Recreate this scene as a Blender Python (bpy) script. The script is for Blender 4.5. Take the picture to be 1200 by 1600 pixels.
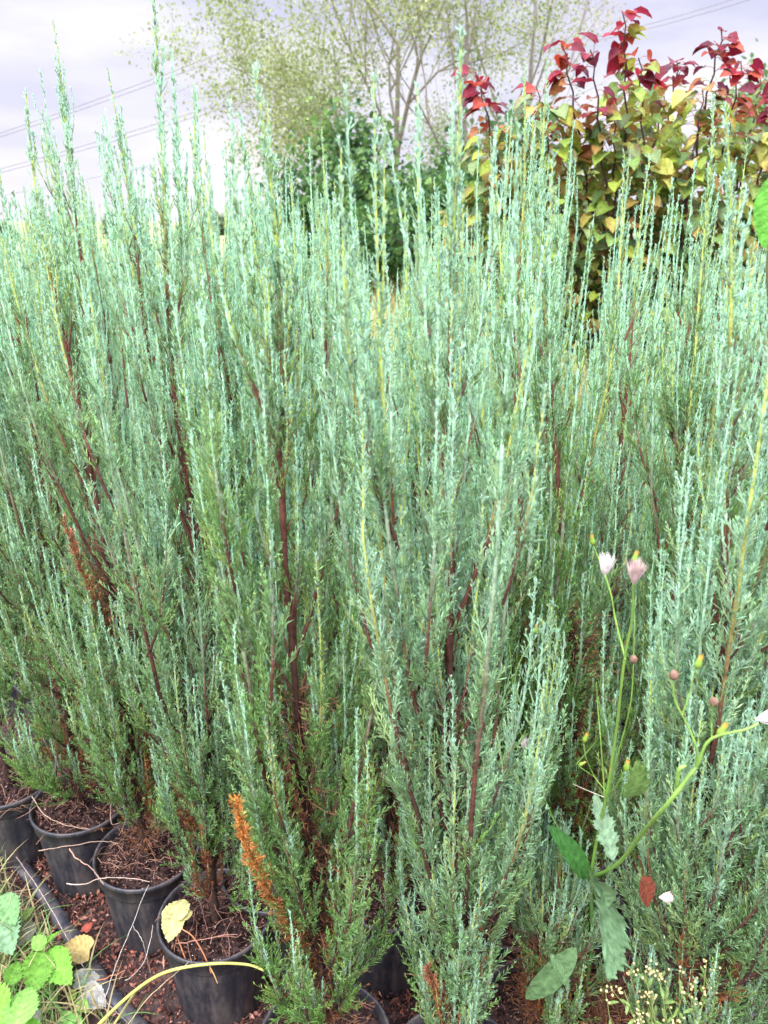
import bpy, math, random
import numpy as np
from math import radians, sin, cos, pi

for o in list(bpy.data.objects): bpy.data.objects.remove(o)
SC = bpy.context.scene
COL = SC.collection

# ------------------------------------------------------------------ camera
CAM_H, PITCH, FPX = 1.72, radians(20.8), 1200.0
cd = bpy.data.cameras.new('camera'); cam = bpy.data.objects.new('camera', cd); COL.objects.link(cam)
cam.location = (0, 0, CAM_H); cam.rotation_euler = (pi/2 - PITCH, 0, 0)
cd.sensor_fit = 'VERTICAL'; cd.sensor_height = 24.0; cd.lens = 18.0
cd.clip_start = 0.02; cd.clip_end = 3000
cd.dof.use_dof = True; cd.dof.focus_distance = 1.45; cd.dof.aperture_fstop = 4.2
SC.camera = cam

# ------------------------------------------------------------------ world and sun
W = bpy.data.worlds.new('World'); SC.world = W; W.use_nodes = True
nt = W.node_tree; nt.nodes.clear()
def N(t, **k):
    n = nt.nodes.new(t)
    for a, b in k.items(): setattr(n, a, b)
    return n
out = N('ShaderNodeOutputWorld')
SUN_EL, SUN_ROT = radians(52), radians(210)
sky = N('ShaderNodeTexSky', sky_type='NISHITA', sun_disc=False)
sky.sun_elevation = SUN_EL; sky.sun_rotation = SUN_ROT
bg1 = N('ShaderNodeBackground'); bg1.inputs[1].default_value = 0.06
nt.links.new(sky.outputs[0], bg1.inputs[0])
tc = N('ShaderNodeTexCoord')
sep = N('ShaderNodeSeparateXYZ'); nt.links.new(tc.outputs['Generated'], sep.inputs[0])
mp = N('ShaderNodeMapping'); mp.inputs['Scale'].default_value = (1.6, 1.6, 6.5); mp.inputs['Location'].default_value = (3.1, .4, 1.2)
nt.links.new(tc.outputs['Generated'], mp.inputs[0])
noi = N('ShaderNodeTexNoise'); noi.inputs['Scale'].default_value = 2.2; noi.inputs['Detail'].default_value = 5; noi.inputs['Roughness'].default_value = .5
nt.links.new(mp.outputs[0], noi.inputs['Vector'])
cr = N('ShaderNodeValToRGB'); cr.color_ramp.elements[0].position = .38; cr.color_ramp.elements[1].position = .66
cr.color_ramp.elements[0].color = (.600, .595, .77, 1); cr.color_ramp.elements[1].color = (.90, .88, .93, 1)
nt.links.new(noi.outputs[0], cr.inputs[0])
# an overcast sky is brighter overhead than along the horizon
mr = N('ShaderNodeMapRange'); mr.inputs[1].default_value = 0.25; mr.inputs[2].default_value = 0.95
mr.inputs[3].default_value = .475; mr.inputs[4].default_value = 4.2
nt.links.new(sep.outputs[2], mr.inputs[0])
mr2 = N('ShaderNodeMapRange'); mr2.inputs[1].default_value = -.02; mr2.inputs[2].default_value = .20; mr2.inputs[3].default_value = .55; mr2.inputs[4].default_value = 0
nt.links.new(sep.outputs[2], mr2.inputs[0])
mc = N('ShaderNodeMix', data_type='RGBA'); mc.inputs[7].default_value = (.93, .89, .94, 1)
nt.links.new(mr2.outputs[0], mc.inputs[0]); nt.links.new(cr.outputs[0], mc.inputs[6])
bg2 = N('ShaderNodeBackground'); nt.links.new(mc.outputs[2], bg2.inputs[0]); nt.links.new(mr.outputs[0], bg2.inputs[1])
mx = N('ShaderNodeMixShader'); mx.inputs[0].default_value = .94
nt.links.new(bg1.outputs[0], mx.inputs[1]); nt.links.new(bg2.outputs[0], mx.inputs[2]); nt.links.new(mx.outputs[0], out.inputs[0])

sd = bpy.data.lights.new('sun', 'SUN'); so = bpy.data.objects.new('sun', sd); COL.objects.link(so)
sd.energy = 1.5; sd.angle = radians(22); sd.color = (1, .96, .9)
so.rotation_euler = (radians(38), 0, radians(-30)); so.location = (0, 0, 20)
so['kind'] = 'structure'
SC.view_settings.view_transform = 'Standard'; SC.view_settings.look = 'None'
SC.view_settings.exposure = 1.40; SC.view_settings.gamma = 1
SC.cycles.max_bounces = 7; SC.cycles.diffuse_bounces = 4; SC.cycles.transparent_max_bounces = 8

# ------------------------------------------------------------------ pixel -> world on the photograph's 1200x1600 grid
def ray(px, py):
    dx, dy = (px-600)/FPX, (py-800)/FPX
    return np.array([dx, cos(PITCH) - dy*sin(PITCH), -sin(PITCH) - dy*cos(PITCH)])
def onz(px, py, z):                       # where that sight line meets height z
    r = ray(px, py); t = (z-CAM_H)/r[2]; return np.array([0, 0, CAM_H]) + r*t
def ony(px, py, y):                       # where it meets distance y
    r = ray(px, py); t = y/r[1]; return np.array([0, 0, CAM_H]) + r*t

# ------------------------------------------------------------------ materials
def mat_attr(name, rough=.6, trans=0.0, spec=.3, noise=0.0, nscale=60, bump=0.0, bscale=200):
    m = bpy.data.materials.new(name); m.use_nodes = True; t = m.node_tree; t.nodes.clear(); L = t.links.new
    o = t.nodes.new('ShaderNodeOutputMaterial'); b = t.nodes.new('ShaderNodeBsdfPrincipled')
    a = t.nodes.new('ShaderNodeAttribute'); a.attribute_name = 'col'
    src = a.outputs['Color']
    if noise:
        tcn = t.nodes.new('ShaderNodeTexCoord')
        n = t.nodes.new('ShaderNodeTexNoise'); n.inputs['Scale'].default_value = nscale; n.inputs['Detail'].default_value = 4
        L(tcn.outputs['Object'], n.inputs['Vector'])
        r = t.nodes.new('ShaderNodeMapRange'); r.inputs[1].default_value = .3; r.inputs[2].default_value = .7
        r.inputs[3].default_value = 1-noise; r.inputs[4].default_value = 1+noise
        L(n.outputs[0], r.inputs[0])
        v = t.nodes.new('ShaderNodeVectorMath'); v.operation = 'SCALE'; L(src, v.inputs[0]); L(r.outputs[0], v.inputs['Scale'])
        src = v.outputs[0]
        if bump:
            n2 = t.nodes.new('ShaderNodeTexNoise'); n2.inputs['Scale'].default_value = bscale; n2.inputs['Detail'].default_value = 3
            L(tcn.outputs['Object'], n2.inputs['Vector'])
            bp = t.nodes.new('ShaderNodeBump'); bp.inputs['Strength'].default_value = bump; bp.inputs['Distance'].default_value = .003
            L(n2.outputs[0], bp.inputs['Height']); L(bp.outputs[0], b.inputs['Normal'])
    L(src, b.inputs['Base Color'])
    b.inputs['Roughness'].default_value = rough; b.inputs['Specular IOR Level'].default_value = spec
    if trans:
        tr = t.nodes.new('ShaderNodeBsdfTranslucent'); L(src, tr.inputs['Color'])
        mxs = t.nodes.new('ShaderNodeMixShader'); mxs.inputs[0].default_value = trans
        L(b.outputs[0], mxs.inputs[1]); L(tr.outputs[0], mxs.inputs[2]); L(mxs.outputs[0], o.inputs[0])
    else: L(b.outputs[0], o.inputs[0])
    return m
M_FOL = mat_attr('juniper_foliage', .6, .30, .3)
M_WOOD = mat_attr('juniper_bark', .8, 0, .2, .35, 90, .6, 150)
M_LEAF = mat_attr('leaf', .55, .40, .22, .22, 90)
M_LEAFN = mat_attr('near_leaf', .55, .3, .25, .28, 90, .7, 260)
M_BARK = mat_attr('tree_bark', .85, 0, .2, .3, 12, .5, 40)
M_STEM = mat_attr('green_stem', .5, .1, .35, .12, 150)
M_DEAD = mat_attr('dead_matter', .8, .1, .15, .35, 120)
M_SOIL = mat_attr('potting_soil', .9, 0, .15, .5, 130, .8, 260)

def mat_pot():
    m = bpy.data.materials.new('black_plastic'); m.use_nodes = True; t = m.node_tree; L = t.links.new
    b = t.nodes['Principled BSDF']; tcn = t.nodes.new('ShaderNodeTexCoord')
    mpn = t.nodes.new('ShaderNodeMapping'); mpn.inputs['Scale'].default_value = (1, 1, .35); L(tcn.outputs['Object'], mpn.inputs[0])
    n = t.nodes.new('ShaderNodeTexNoise'); n.inputs['Scale'].default_value = 28; n.inputs['Detail'].default_value = 8; n.inputs['Roughness'].default_value = .7
    L(mpn.outputs[0], n.inputs['Vector'])
    c = t.nodes.new('ShaderNodeValToRGB'); c.color_ramp.elements[0].position = .44; c.color_ramp.elements[1].position = .68
    c.color_ramp.elements[0].color = (.022, .024, .033, 1); c.color_ramp.elements[1].color = (.10, .085, .08, 1)
    L(n.outputs[0], c.inputs[0]); L(c.outputs[0], b.inputs['Base Color'])
    r = t.nodes.new('ShaderNodeMapRange'); r.inputs[3].default_value = .32; r.inputs[4].default_value = .65
    L(n.outputs[0], r.inputs[0]); L(r.outputs[0], b.inputs['Roughness'])
    n2 = t.nodes.new('ShaderNodeTexNoise'); n2.inputs['Scale'].default_value = 300
    bp = t.nodes.new('ShaderNodeBump'); bp.inputs['Strength'].default_value = .15; bp.inputs['Distance'].default_value = .002
    L(tcn.outputs['Object'], n2.inputs['Vector']); L(n2.outputs[0], bp.inputs['Height']); L(bp.outputs[0], b.inputs['Normal'])
    return m
M_POT = mat_pot()

def mat_ground():
    m = bpy.data.materials.new('ground'); m.use_nodes = True; t = m.node_tree; L = t.links.new
    b = t.nodes['Principled BSDF']; tcn = t.nodes.new('ShaderNodeTexCoord'); o = tcn.outputs['Object']
    def noise(s, d=6):
        n = t.nodes.new('ShaderNodeTexNoise'); n.inputs['Scale'].default_value = s; n.inputs['Detail'].default_value = d
        n.inputs['Roughness'].default_value = .65; L(o, n.inputs['Vector']); return n.outputs[0]
    def ramp(s, *c):
        r = t.nodes.new('ShaderNodeValToRGB'); e = r.color_ramp.elements
        while len(e) < len(c): e.new(.5)
        for i, (p, q) in enumerate(c): e[i].position = p; e[i].color = (*q, 1)
        L(s, r.inputs[0]); return r.outputs[0]
    soil = ramp(noise(45), (.3, (.012, .008, .008)), (.52, (.05, .028, .024)), (.72, (.14, .075, .06)))
    grass = ramp(noise(1.3), (.3, (.07, .10, .03)), (.5, (.20, .21, .08)), (.7, (.34, .31, .14)))
    s = t.nodes.new('ShaderNodeSeparateXYZ'); L(o, s.inputs[0])
    ad = t.nodes.new('ShaderNodeMath'); ad.operation = 'MULTIPLY_ADD'; ad.inputs[1].default_value = 1.2
    L(noise(2.0, 3), ad.inputs[0]); L(s.outputs[1], ad.inputs[2])
    mrn = t.nodes.new('ShaderNodeMapRange'); mrn.inputs[1].default_value = 6.6; mrn.inputs[2].default_value = 7.6; L(ad.outputs[0], mrn.inputs[0])
    mxn = t.nodes.new('ShaderNodeMix'); mxn.data_type = 'RGBA'; L(mrn.outputs[0], mxn.inputs[0]); L(soil, mxn.inputs[6]); L(grass, mxn.inputs[7])
    L(mxn.outputs[2], b.inputs['Base Color']); b.inputs['Roughness'].default_value = .95
    bp = t.nodes.new('ShaderNodeBump'); bp.inputs['Strength'].default_value = .9; bp.inputs['Distance'].default_value = .01
    L(noise(120, 4), bp.inputs['Height']); L(bp.outputs[0], b.inputs['Normal'])
    return m

# ------------------------------------------------------------------ mesh helpers
def nrm(v): return v/np.maximum(np.linalg.norm(v, axis=-1, keepdims=True), 1e-9)
class MB:
    def __init__(s): s.v = []; s.f = []; s.c = []; s.n = 0
    def add(s, v, f, c):
        v = np.asarray(v, float).reshape(-1, 3); f = np.asarray(f, int).reshape(-1, 3)
        c = np.broadcast_to(np.asarray(c, float), (len(v), 3))
        s.v.append(v); s.f.append(f+s.n); s.c.append(c); s.n += len(v)
    def build(s, name, m, parent=None, smooth=True, mesh_name=None):
        v = np.concatenate(s.v).astype(np.float32); f = np.concatenate(s.f).astype(np.int32); c = np.concatenate(s.c).astype(np.float32)
        me = bpy.data.meshes.new(mesh_name or name)
        me.vertices.add(len(v)); me.vertices.foreach_set('co', v.ravel())
        me.loops.add(len(f)*3); me.loops.foreach_set('vertex_index', f.ravel())
        me.polygons.add(len(f)); me.polygons.foreach_set('loop_start', np.arange(0, len(f)*3, 3, dtype=np.int32))
        try: me.polygons.foreach_set('loop_total', np.full(len(f), 3, dtype=np.int32))
        except Exception: pass
        me.polygons.foreach_set('use_smooth', np.full(len(f), smooth))
        me.update(calc_edges=True)
        a = me.color_attributes.new('col', 'FLOAT_COLOR', 'POINT')
        a.data.foreach_set('color', np.concatenate([np.clip(c, 0, 1), np.ones((len(c), 1), np.float32)], 1).ravel())
        me.materials.append(m)
        o = bpy.data.objects.new(name, me); COL.objects.link(o); o.parent = parent
        return o
    # tubes along many paths P (B,K,3) with radii R (B,K) and colours C (B,K,3) or (3,)
    def tubes(s, P, R, C, sides=5, flat=1.0):
        P = np.asarray(P, float)
        if P.ndim == 2: P = P[None]
        B, K, _ = P.shape
        R = np.broadcast_to(np.asarray(R, float), (B, K)); C = np.broadcast_to(np.asarray(C, float), (B, K, 3))
        T = nrm(np.gradient(P, axis=1))
        md = nrm(P[:, -1]-P[:, 0]); ref = np.where((np.abs(md[:, 2:3]) > .7), np.array([[1., 0, 0]]), np.array([[0, 0, 1.]]))[:, None, :]
        U = nrm(np.cross(T, ref)); V = np.cross(T, U)
        a = np.arange(sides)*2*pi/sides
        ring = P[:, :, None] + R[:, :, None, None]*(np.cos(a)[None, None, :, None]*U[:, :, None] + flat*np.sin(a)[None, None, :, None]*V[:, :, None])
        idx = np.arange(B*K*sides).reshape(B, K, sides); nx = np.roll(idx, -1, 2)
        q = np.stack([idx[:, :-1], nx[:, :-1], nx[:, 1:], idx[:, 1:]], -1).reshape(-1, 4)
        s.add(ring, np.concatenate([q[:, [0, 1, 2]], q[:, [0, 2, 3]]]), np.repeat(C[:, :, None], sides, 2).reshape(-1, 3))
    # slender scaly twiglets: base p, vector d, radius r
    def spindles(s, p, d, r, c):
        n = len(p); T = nrm(d); ref = np.where(np.abs(T[:, 2:3]) > .7, np.array([[1., 0, 0]]), np.array([[0, 0, 1.]]))
        U = nrm(np.cross(T, ref)); V = np.cross(T, U); r = np.broadcast_to(r, (n,))[:, None]
        v = np.empty((n, 5, 3)); v[:, 0] = p; v[:, 4] = p+d; m = p+d*.55
        for k in range(3):
            a = 2*pi*k/3; v[:, 1+k] = m + r*(cos(a)*U+sin(a)*V)
        f = np.array([[0, 2, 1], [0, 3, 2], [0, 1, 3], [4, 1, 2], [4, 2, 3], [4, 3, 1]])
        s.add(v, (np.arange(n)[:, None, None]*5+f[None]), np.repeat(c, 5, 0))
    # copies of a leaf (lv verts, lf faces, lw colour weight) : X across, Y along, Z up
    def leaves(s, lv, lf, pos, Y, Z, size, c, lw=None, ec=None):
        n = len(pos); Y = nrm(Y); X = nrm(np.cross(Y, Z)); Z = np.cross(X, Y)
        size = np.broadcast_to(size, (n,))
        v = pos[:, None] + size[:, None, None]*(lv[None, :, 0:1]*X[:, None]+lv[None, :, 1:2]*Y[:, None]+lv[None, :, 2:3]*Z[:, None])
        cc = np.repeat(np.broadcast_to(c, (n, 3)), len(lv), 0)
        if ec is not None:
            w = np.clip(np.abs(lv[:, 0])/.5*.8+lv[:, 1]*.45-.25, 0, 1); w = np.tile(w, n)[:, None]; cc = cc*(1-w)+np.repeat(ec, len(lv), 0)*w
        if lw is not None: cc = cc*np.tile(lw, n)[:, None]
        s.add(v, np.arange(n)[:, None, None]*len(lv)+lf[None], cc)

def leafgrid(wf, nu=9, nv=5, fold=.25, curl=.25, back=0.0, teeth=0, tdepth=.12, pleat=0.0, npl=7, seed=0):
    rg = np.random.default_rng(seed)
    u = np.linspace(0, 1, nu); vv = np.linspace(-1, 1, nv); pts = []; w = []
    for i, a in enumerate(u):
        for b in vv:
            ww = wf(a)*(1 - (tdepth if (teeth and i % 2 and abs(b) > .99) else 0)) * (1+(rg.normal()*.03 if abs(b) > .9 else 0))
            x = b*ww; y = a - back*abs(b)*(1-a)**3 + (.02 if (teeth and i % 2 == 0 and abs(b) > .99) else 0)
            z = fold*abs(x) - curl*a*a + pleat*abs(b)*sin(2*pi*(a*npl - abs(b)*1.5))
            pts.append((x, y, z)); w.append(1.18 if abs(b) < .05 else 1.0 + .17*sin(2*pi*(a*npl-abs(b)*1.5))*(1 if pleat else .3))
    f = []
    for i in range(nu-1):
        for j in range(nv-1):
            a = i*nv+j; f += [(a, a+1, a+nv+1), (a, a+nv+1, a+nv)]
    return np.array(pts), np.array(f), np.array(w)

def spline(pts, n=24):
    pts = np.asarray(pts, float); t = np.linspace(0, len(pts)-1, n); o = []
    for a in t:
        i = min(int(a), len(pts)-2); f = a-i
        p0 = pts[max(i-1, 0)]; p1 = pts[i]; p2 = pts[i+1]; p3 = pts[min(i+2, len(pts)-1)]
        o.append(.5*((2*p1)+(-p0+p2)*f+(2*p0-5*p1+4*p2-p3)*f*f+(-p0+3*p1-3*p2+p3)*f**3))
    return np.array(o)

def tag(o, label=None, cat=None, group=None, kind=None):
    if label: o['label'] = label
    if cat: o['category'] = cat
    if group: o['group'] = group
    if kind: o['kind'] = kind
    return o
def empty(name, loc=(0, 0, 0), rz=0):
    o = bpy.data.objects.new(name, None); COL.objects.link(o); o.location = loc; o.rotation_euler = (0, 0, rz)
    o.empty_display_size = .1; return o
def copy_tree(o, parent=None):
    c = o.copy(); COL.objects.link(c); c.parent = parent
    for ch in [x for x in bpy.data.objects if x.parent == o]: copy_tree(ch, c)
    return c

# ------------------------------------------------------------------ ground
g = MB(); S = 900
xs = np.concatenate([np.linspace(-S, -4, 12), np.linspace(-3.6, 3.6, 90), np.linspace(4, S, 12)])
ys = np.concatenate([np.linspace(-S, -1.5, 8), np.linspace(-1.2, 6, 90), np.linspace(6.5, S, 14)])
X, Y = np.meshgrid(xs, ys); rg = np.random.default_rng(1)
Z = np.where((np.abs(X) < 3.7) & (Y > -1.3) & (Y < 6.1), rg.normal(0, .004, X.shape) + .008*np.sin(X*5+1)*np.sin(Y*4), 0)
idx = np.arange(X.size).reshape(X.shape)
q = np.stack([idx[:-1, :-1], idx[:-1, 1:], idx[1:, 1:], idx[1:, :-1]], -1).reshape(-1, 4)
g.add(np.stack([X, Y, Z], -1), np.concatenate([q[:, [0, 1, 2]], q[:, [0, 2, 3]]]), (.1, .06, .05))
tag(g.build('ground', mat_ground()), kind='structure')

# ------------------------------------------------------------------ pot (rim and soil are its pieces)
POT_R, POT_H, SOIL = .128, .25, .222
def lathe(mb, prof, seg, col, flute=None):
    K = len(prof); a = np.arange(seg)*2*pi/seg
    V = np.zeros((K, seg, 3))
    for i, (r, z) in enumerate(prof):
        rr = r*np.ones(seg)
        if flute and flute[i]: rr = r - flute[i]*(np.maximum(0, np.cos(a*12))**6)
        V[i, :, 0] = rr*np.cos(a); V[i, :, 1] = rr*np.sin(a); V[i, :, 2] = z
    idx = np.arange(K*seg).reshape(K, seg); nx = np.roll(idx, -1, 1)
    q = np.stack([idx[:-1], nx[:-1], nx[1:], idx[1:]], -1).reshape(-1, 4)
    mb.add(V, np.concatenate([q[:, [0, 1, 2]], q[:, [0, 2, 3]]]), col)
def soil_mesh(seed, name):
    rg = np.random.default_rng(seed); mb = MB()
    seg, K = 40, 14; V = np.zeros((K, seg, 3)); a = np.arange(seg)*2*pi/seg
    for i in range(K):
        r = .1185*i/(K-1); V[i, :, 0] = r*np.cos(a); V[i, :, 1] = r*np.sin(a)
        V[i, :, 2] = SOIL + (rg.normal(0, .0035, seg) if i else 0) + .006*np.sin(3*a+seed)*i/K
    idx = np.arange(K*seg).reshape(K, seg); nx = np.roll(idx, -1, 1)
    q = np.stack([idx[:-1], nx[:-1], nx[1:], idx[1:]], -1).reshape(-1, 4)
    mb.add(V, np.concatenate([q[:, [0, 1, 2]], q[:, [0, 2, 3]]]), (.045, .026, .024))
    n = 700; r = .114*np.sqrt(rg.random(n)); t = rg.random(n)*2*pi
    p = np.stack([r*np.cos(t), r*np.sin(t), SOIL+.003+rg.random(n)*.008], 1)
    d = nrm(rg.normal(0, 1, (n, 3))*[1, 1, .35])*rg.uniform(.006, .022, (n, 1))
    base = np.array([[.05, .026, .022], [.11, .05, .038], [.16, .085, .065], [.025, .014, .014]])
    mb.spindles(p-d/2, d, rg.uniform(.0015, .004, n), base[rg.integers(0, 4, n)]*rg.uniform(.7, 1.3, (n, 1)))
    n = 45; r = .11*np.sqrt(rg.random(n)); t = rg.random(n)*2*pi                     # perlite
    p = np.stack([r*np.cos(t), r*np.sin(t), SOIL+.008+rg.random(n)*.003], 1); d = nrm(rg.normal(0, 1, (n, 3)))*.0035
    mb.spindles(p-d/2, d, .0014, np.full((n, 3), .62))
    return mb
def make_pot(parent):
    w = MB(); prof = [(.0, .004), (.096, .004), (.099, .0), (.101, .006), (.1185, .205), (.119, .21)]
    lathe(w, prof, 96, (0, 0, 0), [0, 0, 0, .0022, .0022, 0]); w_in = [(.1165, .21), (.0985, .01), (0, .009)]
    lathe(w, w_in, 96, (0, 0, 0))
    p = w.build('pot', M_POT, parent)
    r = MB(); lathe(r, [(.1160, .208), (.1172, .2035), (.1225, .2035), (.1235, .207), (.1245, .236), (.1275, .2375), (.1295, .241), (.1295, .247), (.1278, .2505), (.1245, .2505), (.1222, .247), (.1212, .236), (.1172, .209)], 96, (0, 0, 0))
    r.build('rim', M_POT, p)
    soil_mesh(5, 'soil').build('soil', M_SOIL, p)
    return p

# ------------------------------------------------------------------ juniper
GLAU = np.array([.46, .68, .58]); MINT = np.array([.39, .68, .43]); GREEN = np.array([.19, .39, .075]); YEL = np.array([.46, .56, .14])
RED = np.array([.16, .06, .042]); DARK = np.array([.045, .027, .022])
def rot_about(T, ang, az):                # a direction at angle ang from T, azimuth az round it
    ref = np.where(np.abs(T[:, 2:3]) > .7, np.array([[1., 0, 0]]), np.array([[0, 0, 1.]]))
    U = nrm(np.cross(T, ref)); V = np.cross(T, U)
    return np.cos(ang)[:, None]*T + np.sin(ang)[:, None]*(np.cos(az)[:, None]*U+np.sin(az)[:, None]*V)
def samp(P, b, s):                        # points and tangents on paths P at parameter s
    K = P.shape[1]; x = np.clip(s, 0, .9999)*(K-1); i = x.astype(int); f = (x-i)[:, None]
    a = P[b, i]; c = P[b, i+1]; return a*(1-f)+c*f, nrm(c-a)

def spray(rg, fol, wood, P, plen, u_in, glau, sec_sp, tw_sp, twr, dead=None, s0=.12, lensc=1.0, secmax=.088):
    """side branchlets and twiglets all along the paths P"""
    B = len(P); n = np.maximum((plen*(1-s0)/sec_sp).astype(int), 2); b = np.repeat(np.arange(B), n)
    s = s0+(1-s0)*rg.random(len(b)); pos, T = samp(P, b, s)
    ln = (secmax*(1-s)**1.1+.009)*rg.uniform(.55, 1.2, len(b))*(lensc[b] if np.ndim(lensc) else lensc)*np.clip(plen[b]/.35, .5, 1.2)
    D = rot_about(T, rg.normal(.48, .14, len(b)), rg.random(len(b))*2*pi)
    m = ln.shape[0]; K = 4; Q = np.zeros((m, K, 3)); Q[:, 0] = pos; d = D.copy()
    for k in range(1, K):
        Q[:, k] = Q[:, k-1]+d*(ln/(K-1))[:, None]
        d = nrm(d*.72 + T*.25+np.array([0, 0, .12])+rg.normal(0, .06, (m, 3)))
    # colour per branchlet: bluer towards the shoot ends, greener inside
    out_ = np.clip(.25+.85*s+rg.normal(0, .16, m), 0, 1)[:, None]*glau[b][:, None]
    cb = GREEN*(1-out_)+(GLAU*.7+MINT*.3)*out_
    yel = (rg.random(m) < .12)[:, None]; cb = np.where(yel, cb*.6+YEL*.4, cb)
    cb = cb*rg.uniform(.8, 1.15, (m, 1))
    if dead is not None: cb = np.where(dead[b][:, None], np.array([.34, .12, .045])*rg.uniform(.6, 1.4, (m, 1)), cb)
    stemc = np.where(out_ > .45, cb*.75+YEL*.25, cb*.6+RED*.4)
    K2 = np.repeat(stemc[:, None], K, 1)
    fol.tubes(Q, np.linspace(1, .5, K)[None]*.0009*np.ones((m, 1)), K2, 3)
    nt_ = np.maximum((ln/tw_sp).astype(int), 3); bb = np.repeat(np.arange(m), nt_)
    st = rg.random(len(bb))**.9; p, tt = samp(Q, bb, st)
    tl = (.0155*(1-st)+.0055)*rg.uniform(.6, 1.25, len(bb))*np.clip(ln[bb]/.05, .55, 1.1)
    dd = rot_about(tt, rg.normal(.55, .16, len(bb)), rg.random(len(bb))*2*pi)
    dd = nrm(dd+np.array([0, 0, .18]))
    c = cb[bb]*rg.uniform(.62, 1.22, (len(bb), 1))*(1+.22*st[:, None])
    fol.spindles(p, dd*tl[:, None], twr*rg.uniform(.75, 1.25, len(bb)), c)
    # scale leaves pressed to the shoot itself: the knobbly whip ends
    n = (plen*.8/(tw_sp*.62)).astype(int)+4; b = np.repeat(np.arange(B), n); s = .2+.8*rg.random(len(b)); p, T = samp(P, b, s)
    dd = rot_about(T, rg.uniform(.2, .5, len(b)), rg.random(len(b))*2*pi); tl = rg.uniform(.005, .011, len(b))
    c = (GLAU*.55+MINT*.45)*rg.uniform(.75, 1.15, (len(b), 1))
    if dead is not None: c = np.where(dead[b][:, None], np.array([.36, .13, .05])*rg.uniform(.6, 1.4, (len(b), 1)), c)
    fol.spindles(p, dd*tl[:, None], twr*1.15, c)

def branch_paths(rg, base, az, L, th0, th1, K=9, wob=.02, up=None):
    B = len(base); P = np.zeros((B, K, 3)); P[:, 0] = base; a = az.copy()
    for k in range(1, K):
        s = (k-.5)/(K-1); th = th1+(th0-th1)*(1-s)**1.6
        a = a+rg.normal(0, .12, B); th = th+rg.normal(0, wob*2, B)
        P[:, k] = P[:, k-1]+(L/(K-1))[:, None]*np.stack([np.sin(th)*np.cos(a), np.sin(th)*np.sin(a), np.cos(th)], 1)
    return P

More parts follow.
